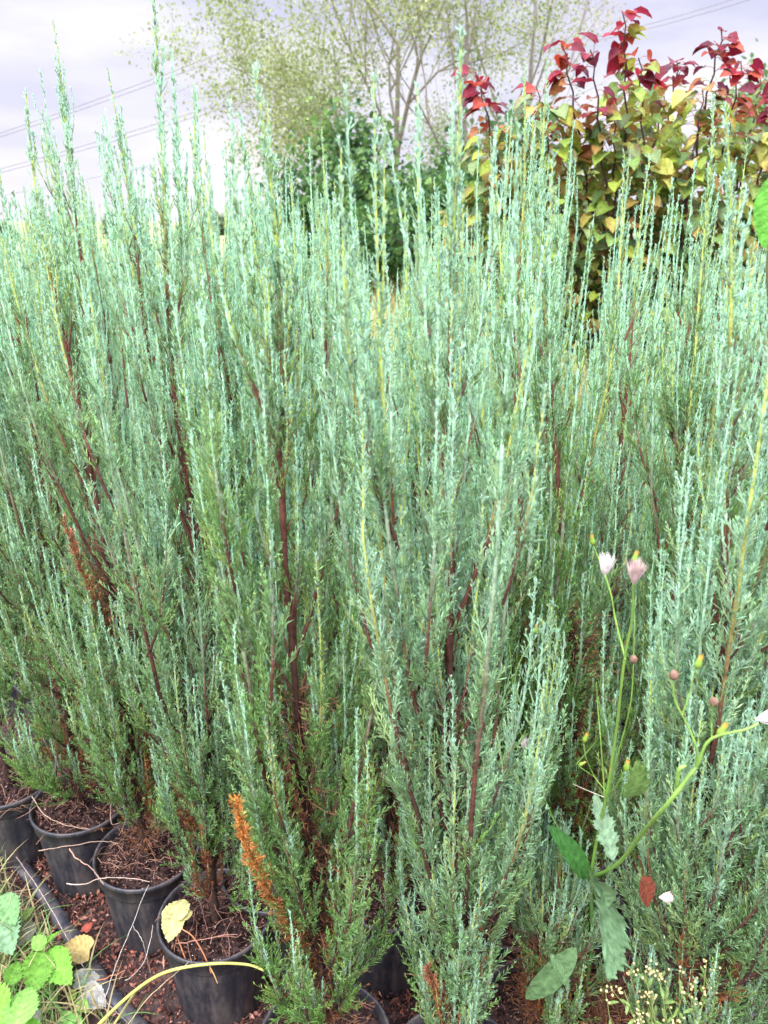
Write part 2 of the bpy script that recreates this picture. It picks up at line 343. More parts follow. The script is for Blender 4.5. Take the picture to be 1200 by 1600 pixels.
def juniper(seed, H, lean=(0, 0), detail=1.0, low=.3, glau=1.0, width=1.0, nb=105, deads=(), bare=None, name='potted_juniper', gap_low=.05, open_=0.0, skirt=0, inner=220, tint=None):
    """thing > pot, trunk, branches, foliage (and dead_branch)"""
    rg = np.random.default_rng(seed); root = empty(name); make_pot_shared(root)
    K = 26; z = np.linspace(SOIL-.02, H, K); u = (z-z[0])/(H-z[0])
    TP = np.stack([lean[0]*(.6*u+.4*u*u), lean[1]*(.6*u+.4*u*u), z], 1)
    ph = rg.random(4)*6.28; amp = .012*(u > .0)
    TP[:, 0] += amp*(np.sin(u*7+ph[0])*u**.5+.4*np.sin(u*17+ph[1])*u); TP[:, 1] += amp*(np.sin(u*6+ph[2])*u**.5+.4*np.sin(u*15+ph[3])*u)
    wood = MB(); tr = MB(); fol = MB()
    rad = .0085*(1-u)**.85+.0009
    rad = rad*(1+.1*np.sin(np.arange(K)*2.3))
    uc = np.clip((u-.42)/.32, 0, 1)[:, None]; ug = np.clip((u-.78)/.1, 0, 1)[:, None]
    tc_ = (DARK*(1-uc)+RED*uc)*(1-ug)+YEL*.8*ug
    trp = spline(TP, 60); ui = np.linspace(0, 1, 60)
    tr.tubes(trp, np.interp(ui, u, rad)*(1+.12*rg.normal(size=60)), np.stack([np.interp(ui, u, tc_[:, k]) for k in range(3)], 1), 7)
    # second leader(s)
    # primaries
    uu = np.sort(np.concatenate([rg.random(nb)**.85*.9+gap_low*.6, rg.uniform(gap_low, .35, int(nb*low))]))
    nb = int(nb*.72)
    uu = np.sort(np.concatenate([rg.random(nb)**.85*.9+gap_low*.6, rg.uniform(gap_low, .35, int(nb*low)), rg.uniform(.02, .12, skirt)]))
    uu = np.clip(uu, .03, .97); B = len(uu); az = (np.arange(B)*2.399+rg.normal(0, .5, B)) % (2*pi)
    if open_:                                            # thinner on the side that shows its trunk
        kp = ~((np.sin(az) < -.45) & (uu > .25) & (uu < .72) & (rg.random(B) < open_)); uu, az = uu[kp], az[kp]; B = len(uu)
    base, _ = samp(TP[None], np.zeros(B, int), uu)
    L = (.74*(1-uu)**1.05+.035)*rg.uniform(.45, 1.15, B)
    sp_ = rg.random(B) < .13*(uu > .2)*(uu < .75)      # co-leaders: long upright whips
    L = np.where(sp_, (H-base[:, 2])*rg.uniform(.72, .97, B), L)
    L = np.minimum(L, (H+.02-base[:, 2])*.96); L = np.where(uu > .8, L*.75, L)
    dead = rg.random(B) < np.where(uu < .16, .3, .0); L = np.where(dead, L*.45, L); L = np.where(uu < .12, L*.6, L)
    th0 = rg.normal(.66, .13, B)*width*(1-.45*uu); th0 = np.where(uu < .1, th0*1.45, th0); th1 = rg.normal(.035, .05, B)*width
    th0 = np.where(sp_, rg.uniform(.22, .42, B), th0); th1 = np.where(sp_, rg.normal(-.01, .02, B), th1)
    P = branch_paths(rg, base, az, L, th0, th1)
    # side shoots that run up beside their branch, ending in spires of their own
    nn = np.where(L > .2, rg.integers(1, 4, B), 0)*(~dead); b2 = np.repeat(np.arange(B), nn); s2 = rg.uniform(.12, .62, len(b2)); q2, _ = samp(P, b2, s2)
    L2 = L[b2]*(1-s2)*rg.uniform(.4, .92, len(b2)); P2 = branch_paths(rg, q2, az[b2]+rg.normal(0, 1.0, len(b2)), L2, rg.normal(.5, .12, len(b2))*width, rg.normal(.03, .05, len(b2)))
    P = np.concatenate([P, P2]); L = np.concatenate([L, L2]); uu = np.concatenate([uu, uu[b2]+s2*.2]); dead = np.concatenate([dead, dead[b2]]); B = len(L)
    s = np.linspace(0, 1, 9)
    P[:, :, 0] += lean[0]*.25*L[:, None]*s[None]; P[:, :, 1] += lean[1]*.25*L[:, None]*s[None]
    r = (.0027*(L/.6)**.7)[:, None]*(1-s)[None]**.9+.0006
    k1 = np.clip((uu[:, None]*.9+s[None]*1.0-.25)/.45, 0, 1)[..., None]; k2 = np.clip((uu[:, None]*.6+s[None]-.55)/.35, 0, 1)[..., None]
    ys_ = (rg.random(B) < .3)[:, None, None]
    C = (DARK*1.2*(1-k1)+RED*k1); C = C*(1-k2)+np.where(ys_, YEL, MINT)*k2
    wood.tubes(P, r, C, 5)
    g_ = np.where(rg.random(B) < .5, glau, glau**2)*np.clip(.3*glau+.1+1.6*uu+rg.normal(0, .12, B), 0, 1)
    sp = .0095/detail; tw = .0034/detail**.5; twr = .00082*detail**-.5
    spray(rg, fol, wood, P, L, uu, g_, sp, tw, twr, dead, s0=.10, lensc=np.clip(1.35-1.05*uu, .42, 1.12))
    # leader
    ls = np.linspace(.68, 1, 12); lp, _ = samp(TP[None], np.zeros(12, int), ls)
    spray(rg, fol, wood, lp[None], np.array([(H-SOIL)*.32]), None, np.array([1.0]), sp*.5, tw, twr, None, s0=.0, lensc=1.0, secmax=.032)
    # dead interior twigs
    n = int(inner); uq = rg.uniform(.03, .5, n); pb, _ = samp(TP[None], np.zeros(n, int), uq)
    PP = branch_paths(rg, pb, rg.random(n)*6.28, rg.uniform(.03, .11, n), rg.uniform(.7, 1.7, n), rg.uniform(.6, 1.5, n), K=5, wob=.15)
    wood.tubes(PP, np.linspace(.0011, .0004, 5)[None], np.array([.17, .085, .06])*rg.uniform(.5, 1.5, (n, 1, 1))*np.ones((n, 5, 1)), 3)
    if inner > 300:
        m3 = inner*5; b3 = rg.integers(0, n, m3); q3, t3 = samp(PP, b3, rg.random(m3)); fol.spindles(q3, rot_about(t3, rg.normal(.6, .2, m3), rg.random(m3)*6.28)*rg.uniform(.006, .02, (m3, 1)), .0008, np.array([.36, .16, .06])*rg.uniform(.4, 1.4, (m3, 1)))
    tr.build('trunk', M_WOOD, root); wood.build('branches', M_WOOD, root); fol.build('foliage', M_FOL, root, smooth=False)
    for (bz, a, ln_, th, colr) in deads:          # a whole orange dead branch
        mb = MB(); i = np.argmin(np.abs(TP[:, 2]-bz)); Pd = branch_paths(rg, TP[i:i+1].copy(), np.array([a]), np.array([ln_]), np.array([th]), np.array([th*.35]), K=9)
        mb.tubes(Pd, np.linspace(.003, .0008, 9)[None], np.array(colr)*.7, 5)
        sub = 26; ss = rg.uniform(.1, .8, sub); pp, tt = samp(Pd, np.zeros(sub, int), ss)
        old = (GLAU.copy(), MINT.copy())
        dummy = np.ones(1, bool)
        sprd = MB(); n = int(ln_/.0022); sq = .1+.9*rg.random(n); p0, t0 = samp(Pd, np.zeros(n, int), sq)
        lnq = (.034*(1-sq)+.009)*rg.uniform(.5, 1.2, n); D = rot_about(t0, rg.normal(.5, .15, n), rg.random(n)*6.28)
        gg = sq[:, None]; cc = (np.array([.20, .09, .05])*(1-gg)+np.array(colr)*gg*1.1)*rg.uniform(.6, 1.5, (n, 1)); cc = np.where((rg.random(n) < .12)[:, None], np.array([.36, .36, .10])*np.ones((n, 3)), cc); mb.spindles(p0, D*lnq[:, None], .0009, cc)
        m2 = n*9; b2 = rg.integers(0, n, m2); f2 = rg.random(m2)[:, None]; q0 = p0[b2]+D[b2]*lnq[b2][:, None]*f2
        D2 = rot_about(D[b2], rg.normal(.55, .15, m2), rg.random(m2)*6.28)
        mb.spindles(q0, D2*rg.uniform(.005, .014, (m2, 1)), .0009, cc[b2]*rg.uniform(.7, 1.3, (m2, 1)))
        o = mb.build('dead_branch', M_DEAD, root, smooth=False); o['label'] = 'dry orange-brown dead branch'
    return root

_pot = {}
def make_pot_shared(parent):
    if 'p' not in _pot:
        p = make_pot(parent); _pot['p'] = p; return p
    def cp(o, par):
        c = o.copy(); COL.objects.link(c); c.parent = par; _pot.setdefault('all', []).append(c); return c
    q = cp(_pot['p'], parent)
    for ch in [x for x in _pot['p'].children]: cp(ch, q)
    return q

G_FRONT = 'junipers in pots along the front of the bed'
ORG = (.47, .20, .05); BRN = (.28, .13, .07)
# soil pixel, top pixel, options, label
FRONT = [
 ((712, 1690), (697, 55), dict(seed=11, glau=.97, width=.68, nb=120, skirt=14, open_=.75, deads=[(.40, 3.6, .16, .7, (.34, .15, .08))]), 'tall silvery-blue juniper at the bottom centre with a dark reddish trunk'),
 ((508, 1640), (390, 105), dict(seed=12, glau=.5, width=.74, nb=108, low=.4, skirt=16, open_=.5, inner=520, deads=[(.46, 3.75, .52, .62, ORG), (.75, 4.3, .2, .4, BRN)]), 'greener juniper with a long orange dead branch, between the right pot and the silvery one'),
 ((338, 1440), (248, 2), dict(seed=13, glau=.85, width=.8, nb=112, low=.3, gap_low=.05, skirt=16, open_=.3), 'tallest juniper, its thin leader reaching the top edge above the power lines'),
 ((232, 1340), (44, 142), dict(seed=14, glau=.7, width=.8, nb=100, gap_low=.05, skirt=14, inner=420, open_=.6, deads=[(.84, 3.9, .34, .42, (.32, .14, .07))]), 'juniper with a rusty dead spray inside, in the middle pot of the left edge'),
 ((128, 1262), (2, 262), dict(seed=15, glau=.65, nb=108, gap_low=.04, skirt=14, inner=420), 'juniper in the farther ribbed pot on the left, bark mulch around its browned lower twigs'),
 ((15, 1225), (-190, 230), dict(seed=16, glau=.6, nb=95), 'juniper cut by the left edge above the half hidden pot'),
 ((893, 1440), (838, 190), dict(seed=17, glau=.45, nb=78, width=.85, low=.2, gap_low=.08, skirt=6, open_=.8, inner=420), 'juniper with a bare dark leaning trunk behind the flowering weed'),
 ((1068, 1700), (1140, 172), dict(seed=18, glau=.97, nb=112, low=.5, skirt=16, width=.9, deads=[(.55, 4.0, .2, .4, BRN)]), 'pale silvery juniper right of the weed, touching the red-brown fallen leaf'),
 ((848, 1600), (872, 1290), dict(seed=20, glau=.8, nb=36, low=.5, skirt=16, inner=500), 'short young juniper left of the weed, in a gap with dry brown twigs'),
 ((1250, 1700), (1225, 330), dict(seed=19, glau=1.0, nb=116, low=.5, skirt=14), 'silvery juniper at the bottom right edge of the picture'),
]
fx = []
for (bp, tp, op, lab) in FRONT:
    b = onz(*bp, SOIL); t = ony(*tp, b[1]); H = t[2]; ln = (t[0]-b[0], 0)
    root = juniper(H=H, lean=ln, **op); root.location = (b[0], b[1], 0); tag(root, lab, 'juniper', G_FRONT); fx.append(b[:2])
# second line of the bed, also placed one by one
SECOND = [
 ((612, 1395), 1.72, -.06, .95, 'juniper just behind the bottom centre one, seen between it and the greener neighbour'),
 ((790, 1420), 1.80, -.05, .3, 'juniper behind the silvery centre one with dry brown twigs at its foot'),
 ((430, 1370), 1.84, -.05, .8, 'juniper standing in shade behind the pot with the wilted yellow leaves'),
 ((1010, 1420), 1.90, -.10, .6, 'juniper behind the weed whose leader stands before the dark red leaves'),
 ((1150, 1430), 1.66, -.05, .95, 'blue-grey juniper behind the right edge pair, below the large green leaf'),
]
for i, (bp, H, lx, gl, lab) in enumerate(SECOND):
    b = onz(*bp, SOIL); root = juniper(seed=31+i, H=H, lean=(lx, 0), glau=gl, nb=88, low=.25, detail=.9, gap_low=.04, skirt=8, inner=400, width=.85)
    root.location = (b[0], b[1], 0); tag(root, lab, 'juniper', G_FRONT); fx.append(b[:2])

# lattice of the bed behind: copies of a few grown kinds
protos = [juniper(seed=50+i, H=1.80+.05*i, lean=(.03*((i % 3)-1), .02), glau=.95, nb=84, low=.05, detail=.72, width=1.0) for i in range(6)]
used = set(); rg = np.random.default_rng(7); spots = []
a0 = .295; e1 = a0*np.array([cos(radians(16)), sin(radians(16))]); e2 = a0*np.array([cos(radians(76)), sin(radians(76))])
A = np.array([.133, 1.057])
for i in range(-26, 26):
    for j in range(0, 20):
        p = A+i*e1+j*e2+rg.normal(0, .022, 2)
        if p[1] < 1.25 or p[1] > 5.2: continue
        # left boundary of the bed runs from the front pot away to the left
        if (p[0]+.392)*.69+(p[1]-1.226)*.72 < .16: continue
        if abs(p[0]) > .56*p[1]+.35: continue
        if min(np.hypot(*(p-q)) for q in fx) < .235: continue
        if p[0] > .25+.0*p[1] and p[1] > 3.25-.12*p[0]: continue                # the redbud stands there
        pxx = 600+p[0]/(p[1]*.935)*1200
        if p[1] > 2.1 and 560 < pxx < 622 and p[1] > 2.6: continue   # a lane towards the meadow
        spots.append(p)
spots.sort(key=lambda p: p[1])
for k, p in enumerate(spots):
    i = k % 6 if k < 6 else int(rg.integers(0, 6))
    r = protos[i] if i not in used else copy_tree(protos[i]); used.add(i)
    sc_ = rg.normal(.985, .05)
    pxx = 600+p[0]/(p[1]*.935)*1200
    if 540 < pxx < 665: sc_ *= .90
    if p[1] > 2.4: sc_ *= .96
    if p[0] > .62: sc_ *= .92
    r.location = (p[0], p[1], 0); r.rotation_euler = (0, 0, rg.random()*6.28); r.scale = (1, 1, float(np.clip(sc_, .84, 1.12)))
    if pxx < 380: lab, gr = 'blue-green juniper packed in the rows at the left, under the power lines', 'junipers in the rear rows at the left'
    elif pxx < 700: lab, gr = 'blue-green juniper packed in the middle rows before the dark green tree', 'junipers in the rear middle rows'
    else: lab, gr = 'blue-green juniper packed in the rows before the red and yellow shrub', 'junipers in the rear rows at the right'
    tag(r, lab, 'juniper', gr)
for i in range(6):
    if i not in used:
        for ch in protos[i].children_recursive: bpy.data.objects.remove(ch)
        bpy.data.objects.remove(protos[i])
print('junipers', len(spots)+len(fx))

# dead young juniper, brown and sparse, under the weed
def dead_clump(px, py, H, n, label, seed):
    rg = np.random.default_rng(seed); b = onz(px, py, SOIL); root = empty('dead_juniper', (b[0], b[1], 0)); make_pot_shared(root); br = MB(); fo = MB()
    P = branch_paths(rg, np.array([[0, 0, SOIL-.01]])+rg.normal(0, .02, (n, 3))*[1, 1, 0], rg.random(n)*6.28, rg.uniform(.3, 1, n)*(H-SOIL), rg.uniform(.3, 1.5, n), rg.uniform(.1, 1.2, n), K=8, wob=.08)
    br.tubes(P, np.linspace(.0024, .0006, 8)[None], np.array([.10, .055, .045])*rg.uniform(.5, 1.6, (n, 1, 1))*np.ones((n, 8, 1)), 4)
    m = n*34; bb = rg.integers(0, n, m); s = rg.uniform(.15, 1, m); p, t = samp(P, bb, s); D = rot_about(t, rg.normal(.6, .25, m), rg.random(m)*6.28)
    c = np.array([[.20, .09, .05], [.28, .15, .10], [.40, .17, .07], [.12, .07, .055]])[rg.integers(0, 4, m)]*rg.uniform(.5, 1.3, (m, 1))
    fo.spindles(p, D*rg.uniform(.01, .045, (m, 1)), .0007, c); br.build('branches', M_WOOD, root); fo.build('foliage', M_DEAD, root, smooth=False); tag(root, label, 'dead juniper')
dead_clump(935, 1570, .42, 60, 'dead brown brushy juniper at the foot of the flowering weed', 3)

# ------------------------------------------------------------------ the broad-leaved things
def heart(u): return .56*np.sqrt(max(0, sin(pi*min(1, (u+.06)**.62))))*(1-.15*u)
def oval(u): return .30*sin(pi*u**.8)**.8 if 0 < u < 1 else .001
LV_HEART = leafgrid(lambda u: max(.002, .50*(sin(pi*min(.999, (u*.9+.10))**.72))**.8), 9, 5, .42, .38, back=.18, pleat=.03, npl=3)
LV_OVAL = leafgrid(lambda u: max(.004, .30*sin(pi*min(.999, u**.8+.0001))**.8), 5, 3, .25, .2)

def grow(rg, p, d, L, r, lvl, maxlvl, segs, tips, kids, spread, up, taper=.55, lenf=.7):
    n = 6; pts = [p.copy()]; q = p.copy(); dd = d.copy()
    for k in range(n):
        dd = nrm(dd+rg.normal(0, .10, 3)+np.array([0, 0, up])); q = q+dd*L/n; pts.append(q.copy())
    segs.append((np.array(pts), np.linspace(r, r*taper, n+1)))
    if lvl >= maxlvl: tips.append((np.array(pts), dd)); return
    nk = kids[lvl]
    for k in range(nk):
        s = rg.uniform(.25, 1.0) if k < nk-1 else 1.0
        i = min(int(s*n), n); b = pts[i]; ax = nrm(rg.normal(0, 1, 3)); perp = nrm(np.cross(dd, ax))
        a = spread[lvl]*rg.uniform(.6, 1.3); nd = nrm(dd*cos(a)+perp*sin(a))
        grow(rg, np.array(b), nd, L*lenf*rg.uniform(.7, 1.2), r*taper*rg.uniform(.6, .95), lvl+1, maxlvl, segs, tips, kids, spread, up, taper, lenf)

def tree(name, loc, label, seed, L, r, kids, spread, up, leafn, leafs, cols, bark, scatter=.25, cat='tree', d0=(0, 0, 1), lenf=.7, trunks=1, leaf=LV_OVAL, part=1.0, lmin=0):
    rg = np.random.default_rng(seed); root = empty(name, loc); segs = []; tips = []
    for t in range(trunks):
        d = nrm(np.array(d0)+rg.normal(0, .16 if trunks > 1 else .04, 3)*[1, 1, 0]); grow(rg, np.array([rg.normal(0, .12)*(trunks > 1), rg.normal(0, .12)*(trunks > 1), -.1]), d, L, r, 0, len(kids), segs, tips, kids, spread, up, lenf=lenf)
    tr = MB(); br = MB()
    for k, (P, R) in enumerate(segs):
        (tr if R[0] >= r*.54 else br).tubes(P, R, np.array(bark)*rg.uniform(.8, 1.2), 6 if R[0] > .02 else 4)
    tr.build('trunk', M_BARK, root); br.build('branches', M_BARK, root)
    T = np.array([t[0] for t in tips]); T = T[rg.random(len(T)) < part]; n = leafn; b = rg.integers(0, len(T), n); s = rg.random(n); p, tt = samp(T, b, s)
    p = p+rg.normal(0, scatter, (n, 3))
    if lmin: 
        k = p[:, 2] > lmin; p = p[k]; tt = tt[k]; b = b[k]; n = len(p)
    cols = np.array(cols); clump = rg.integers(0, len(cols), len(T)); c = cols[clump[b]]*rg.uniform(.65, 1.35, (n, 1))
    Yd = nrm(tt*.4+rg.normal(0, .7, (n, 3))-np.array([0, 0, .2])); Zd = nrm(rg.normal(0, .6, (n, 3))+np.array([0, 0, .8]))
    cr_ = MB(); cr_.leaves(leaf[0], leaf[1], p, Yd, Zd, leafs*rg.uniform(.6, 1.3, n), c, leaf[2])
    cr_.build('crown', M_LEAF, root, smooth=True)
    tag(root, label, cat); return root

# tall pale tree, thinly leaved, its limbs fanning out over the middle of the sky
tree('tall_tree', (-.2, 17, 0), 'tall thinly leaved tree fanning over the middle of the sky', 3, 5.0, .075, [5, 5, 4, 4], [.55, .6, .65, .7], .03, 52000, .062,
     [(.25, .31, .12), (.31, .35, .15), (.21, .27, .11)], (.24, .22, .16), scatter=.20, lenf=.68, trunks=2, lmin=2.6, part=.75)
tree('tall_tree', (2.3, 18, 0), 'slender grey forked tree behind the dark one, nearly bare near the top', 8, 5.5, .075, [5, 4, 4, 4], [.4, .5, .55, .6], .05, 5000, .06,
     [(.22, .24, .10), (.28, .27, .12)], (.27, .24, .21), scatter=.18, lenf=.66, trunks=2, lmin=4.2)
# dark bushy tree
tree('bushy_tree', (.35, 13, 0), 'dark green bushy tree in the middle behind the junipers', 5, 1.6, .12, [6, 6, 5], [.8, .8, .8], .0, 34000, .11,
     [(.06, .14, .04), (.09, .19, .05), (.15, .25, .07), (.04, .10, .04)], (.07, .055, .045), scatter=.22, lenf=.66, trunks=3)
tree('bushy_tree', (2.0, 13.5, 0), 'dark shrubby tree partly hidden behind the red and yellow shrub', 6, 1.6, .10, [6, 6, 5], [.8, .8, .8], .0, 24000, .11,
     [(.05, .11, .035), (.07, .14, .05), (.12, .16, .08)], (.07, .055, .045), scatter=.22, lenf=.66, trunks=3)
tree('leafy_tree', (9.2, 17, 0), 'soft green tree at the upper right behind the yellow leaves', 9, 2.4, .16, [6, 5, 5], [.7, .7, .8], .02, 20000, .13,
     [(.12, .22, .07), (.18, .29, .10), (.09, .17, .06)], (.09, .075, .06), scatter=.3, lenf=.68, trunks=2)
# far trees along the horizon
rg = np.random.default_rng(77)
for k in range(13):
    x = -46+k*5.3+rg.normal(0, 1); y = 88+rg.normal(0, 6)
    t_ = tree('far_tree', (x, y, 0), 'small rounded tree in the distant row along the horizon', 100+k, 1.0, .12, [6, 5], [.9, .9], 0, 1500, .5,
         [(.16, .22, .12), (.22, .28, .15), (.12, .19, .10)], (.1, .08, .07), scatter=.45, lenf=.75, trunks=2)
    t_['group'] = 'distant trees along the horizon'

# ------------------------------------------------------------------ redbud: heart leaves, dark red shoots over yellow-green
def redbud():
    rg = np.random.default_rng(21); base = np.array([1.45, 3.55, 0]); root = empty('redbud_shrub', base); tr = MB(); br = MB(); lf = MB()
    def loc(px, py, y): return ony(px, py, y)-base
    ends = [(745, 112, 3.3), (880, 70, 3.2), (925, 78, 3.1), (975, 18, 3.2), (1000, 90, 3.3), (1060, 95, 3.5), (1130, 45, 3.2), (1160, 95, 3.4), (1190, 120, 3.6), (840, 135, 3.4), (1230, 120, 3.4),
            (765, 220, 3.5), (800, 200, 3.3), (850, 160, 3.2), (1040, 150, 3.4), (1100, 140, 3.2), (900, 200, 3.3), (960, 180, 3.2), (1170, 210, 3.3), (1250, 250, 3.5), (1010, 240, 3.2), (1080, 260, 3.2), (760, 290, 3.6), (860, 300, 3.5), (1130, 330, 3.3), (1300, 150, 3.6), (1280, 340, 3.4),
            (780, 250, 3.7), (930, 270, 3.6), (1190, 300, 3.7), (1000, 330, 3.5), (1060, 380, 3.4), (1180, 390, 3.3), (1120, 200, 3.7), (980, 130, 3.7), (700, 330, 3.8), (1035, 200, 3.9), (1150, 160, 3.9), (870, 230, 3.9), (950, 330, 3.8)]
    forks = [np.array([-.25, -.1, 1.0]), np.array([.1, .05, .95]), np.array([-.05, .1, 1.2]), np.array([.35, -.05, 1.05])]
    for f in forks:
        P = spline([np.array([f[0]*.15, f[1]*.15, -.05]), f*np.array([.5, .5, .5]), f], 14); tr.tubes(P, np.linspace(.024, .013, 14)[None], (.085, .06, .055), 7)
    for k, (px, py, y) in enumerate(ends):
        e = loc(px, py, y); f = forks[int(np.argmin([abs(e[0]*.6-q[0])+rg.random()*.2 for q in forks]))]
        mid = (f+e)/2+np.array([(e[0]-f[0])*.18, 0, -.06])+rg.normal(0, .03, 3)
        P = spline([f, mid, e], 22)+np.cumsum(rg.normal(0, .004, (22, 3)), 0)*np.linspace(1, 0, 22)[:, None]
        P = P+np.stack([np.array([.012, 0, 0])*((-1)**i)*(i > 5) for i in range(22)])*.5
        br.tubes(P, np.linspace(.011, .0022, 22)[None], np.array([.085, .045, .045]), 5)
        redtop = k < 11
        n = 84 if not redtop else 44
        s = (.30+.70*rg.random(n)**.75) if not redtop else (.45+.55*rg.random(n)**.7); p, tt = samp(P[None], np.zeros(n, int), s)
        side = nrm(rg.normal(0, 1, (n, 3))*[1, 1, .35]); spread = (.17 if not redtop else .055)*(1.35-s)[:, None]
        p2 = p+side*(spread*rg.uniform(.3, 1.2, (n, 1))+.02)
        if redtop:
            w = np.clip((1-s)/.40, 0, 1)+rg.normal(0, .15, n)
        else: w = rg.uniform(.75, 1.6, n)
        reds = np.array([[.27, .018, .035], [.19, .015, .035], [.33, .06, .035], [.13, .02, .04]]); ora = np.array([.34, .14, .06])
        yg = np.array([[.32, .40, .06], [.23, .33, .06], [.38, .39, .09], [.17, .27, .07], [.24, .33, .14], [.30, .22, .06], [.10, .17, .06]])
        c = np.where((w < .45)[:, None], reds[rg.integers(0, 4, n)], np.where((w < .7)[:, None], ora*rg.uniform(.7, 1.2, (n, 1)), yg[rg.integers(0, 7, n)]))
        if redtop and k in (3, 4, 5, 8): c = np.where((w > .3)[:, None], yg[rg.integers(0, 4, n)], c)
        c = c*rg.uniform(.75, 1.2, (n, 1))
        br.tubes(np.stack([p, (p+p2)/2+[0, 0, .006], p2], 1), .0011, np.array([.3, .12, .06]), 3)
        Yd = nrm(side*[1, 1, .2]+np.array([0, 0, -.12 if redtop else -.3])+rg.normal(0, .2, (n, 3))); Zd = nrm(np.array([0, -.35, 1.])+rg.normal(0, .32, (n, 3)))
        lf.leaves(LV_HEART[0], LV_HEART[1], p2, Yd, Zd, rg.uniform(.040, .074, n)*(.88 if redtop else 1.0), c, LV_HEART[2], ec=np.where((rg.random(n) < .35)[:, None], c*np.array([1.1, .45, .5]), c*np.array([.95, 1.05, .9])))
    tr.build('trunk', M_BARK, root); br.build('branches', M_BARK, root); lf.build('leaves', M_LEAF, root)
    tag(root, 'shrubby tree with heart shaped leaves, dark red at the tips and yellow-green below', 'shrub')
redbud()

# ------------------------------------------------------------------ power lines
def wire(a, b, ya, yb, label, grp, sag=.6, r=.03):
    A_ = ony(*a, ya); B_ = ony(*b, yb); d = B_-A_; A2 = A_-d*.6; B2 = B_+d*.9
    t = np.linspace(0, 1, 40)[:, None]; P = A2+(B2-A2)*t; P[:, 2] -= sag*4*(t*(1-t))[:, 0]-sag*.9
    mb = MB(); mb.tubes(P-P[0], r, (.18, .17, .2), 5); o = mb.build('power_line', M_BARK); o.location = P[0]
    tag(o, label, 'power line', grp)
wire((0, 210), (300, 100), 80, 76, 'upper wire of the highest pair of power lines at the left', 'power lines')
wire((0, 216), (300, 108), 80, 76, 'lower wire of the highest pair of power lines at the left', 'power lines')
wire((0, 266), (320, 170), 80, 76, 'upper wire of the middle pair of power lines at the left', 'power lines')
wire((0, 272), (320, 178), 80, 76, 'lower wire of the middle pair of power lines at the left', 'power lines')
wire((0, 308), (320, 240), 80, 76, 'lowest thin power line above the left junipers', 'power lines', r=.02)
wire((1005, 41), (1135, 2), 80, 78, 'upper power line at the top right between the red leaf clusters', 'power lines', sag=.3)
wire((1012, 46), (1150, 6), 80, 78, 'lower power line at the top right between the red leaf clusters', 'power lines', sag=.3)

# ------------------------------------------------------------------ near weeds
SER = leafgrid(lambda u: max(.004, .36*sin(pi*min(.999, u**.72+.0001))**.85), 25, 9, .18, .18, teeth=1, tdepth=.16, pleat=.018, npl=7)
LONG = leafgrid(lambda u: max(.004, .15*sin(pi*min(.999, u**.9+.001))**.6), 15, 7, .3, .3, pleat=.008, npl=6)
def lobes(u): return max(.006, .21*sin(pi*min(.999, u**.9+.001))**.6*(.62+.38*abs(sin(u*pi*4.5))))
LOB = leafgrid(lobes, 37, 9, .10, .28, teeth=1, tdepth=.22, pleat=.012, npl=6)
HRT = leafgrid(lambda u: max(.004, .46*(sin(pi*min(.999, (u*.9+.10))**.72))**.8), 17, 9, .15, .25, back=.1, teeth=1, tdepth=.08, pleat=.016, npl=6)

def one_leaf(mb, shape, pos, Y, Z, size, c): mb.leaves(shape[0], shape[1], np.array([pos]), np.array([Y], float), np.array([Z], float), size, np.array([c]), shape[2])

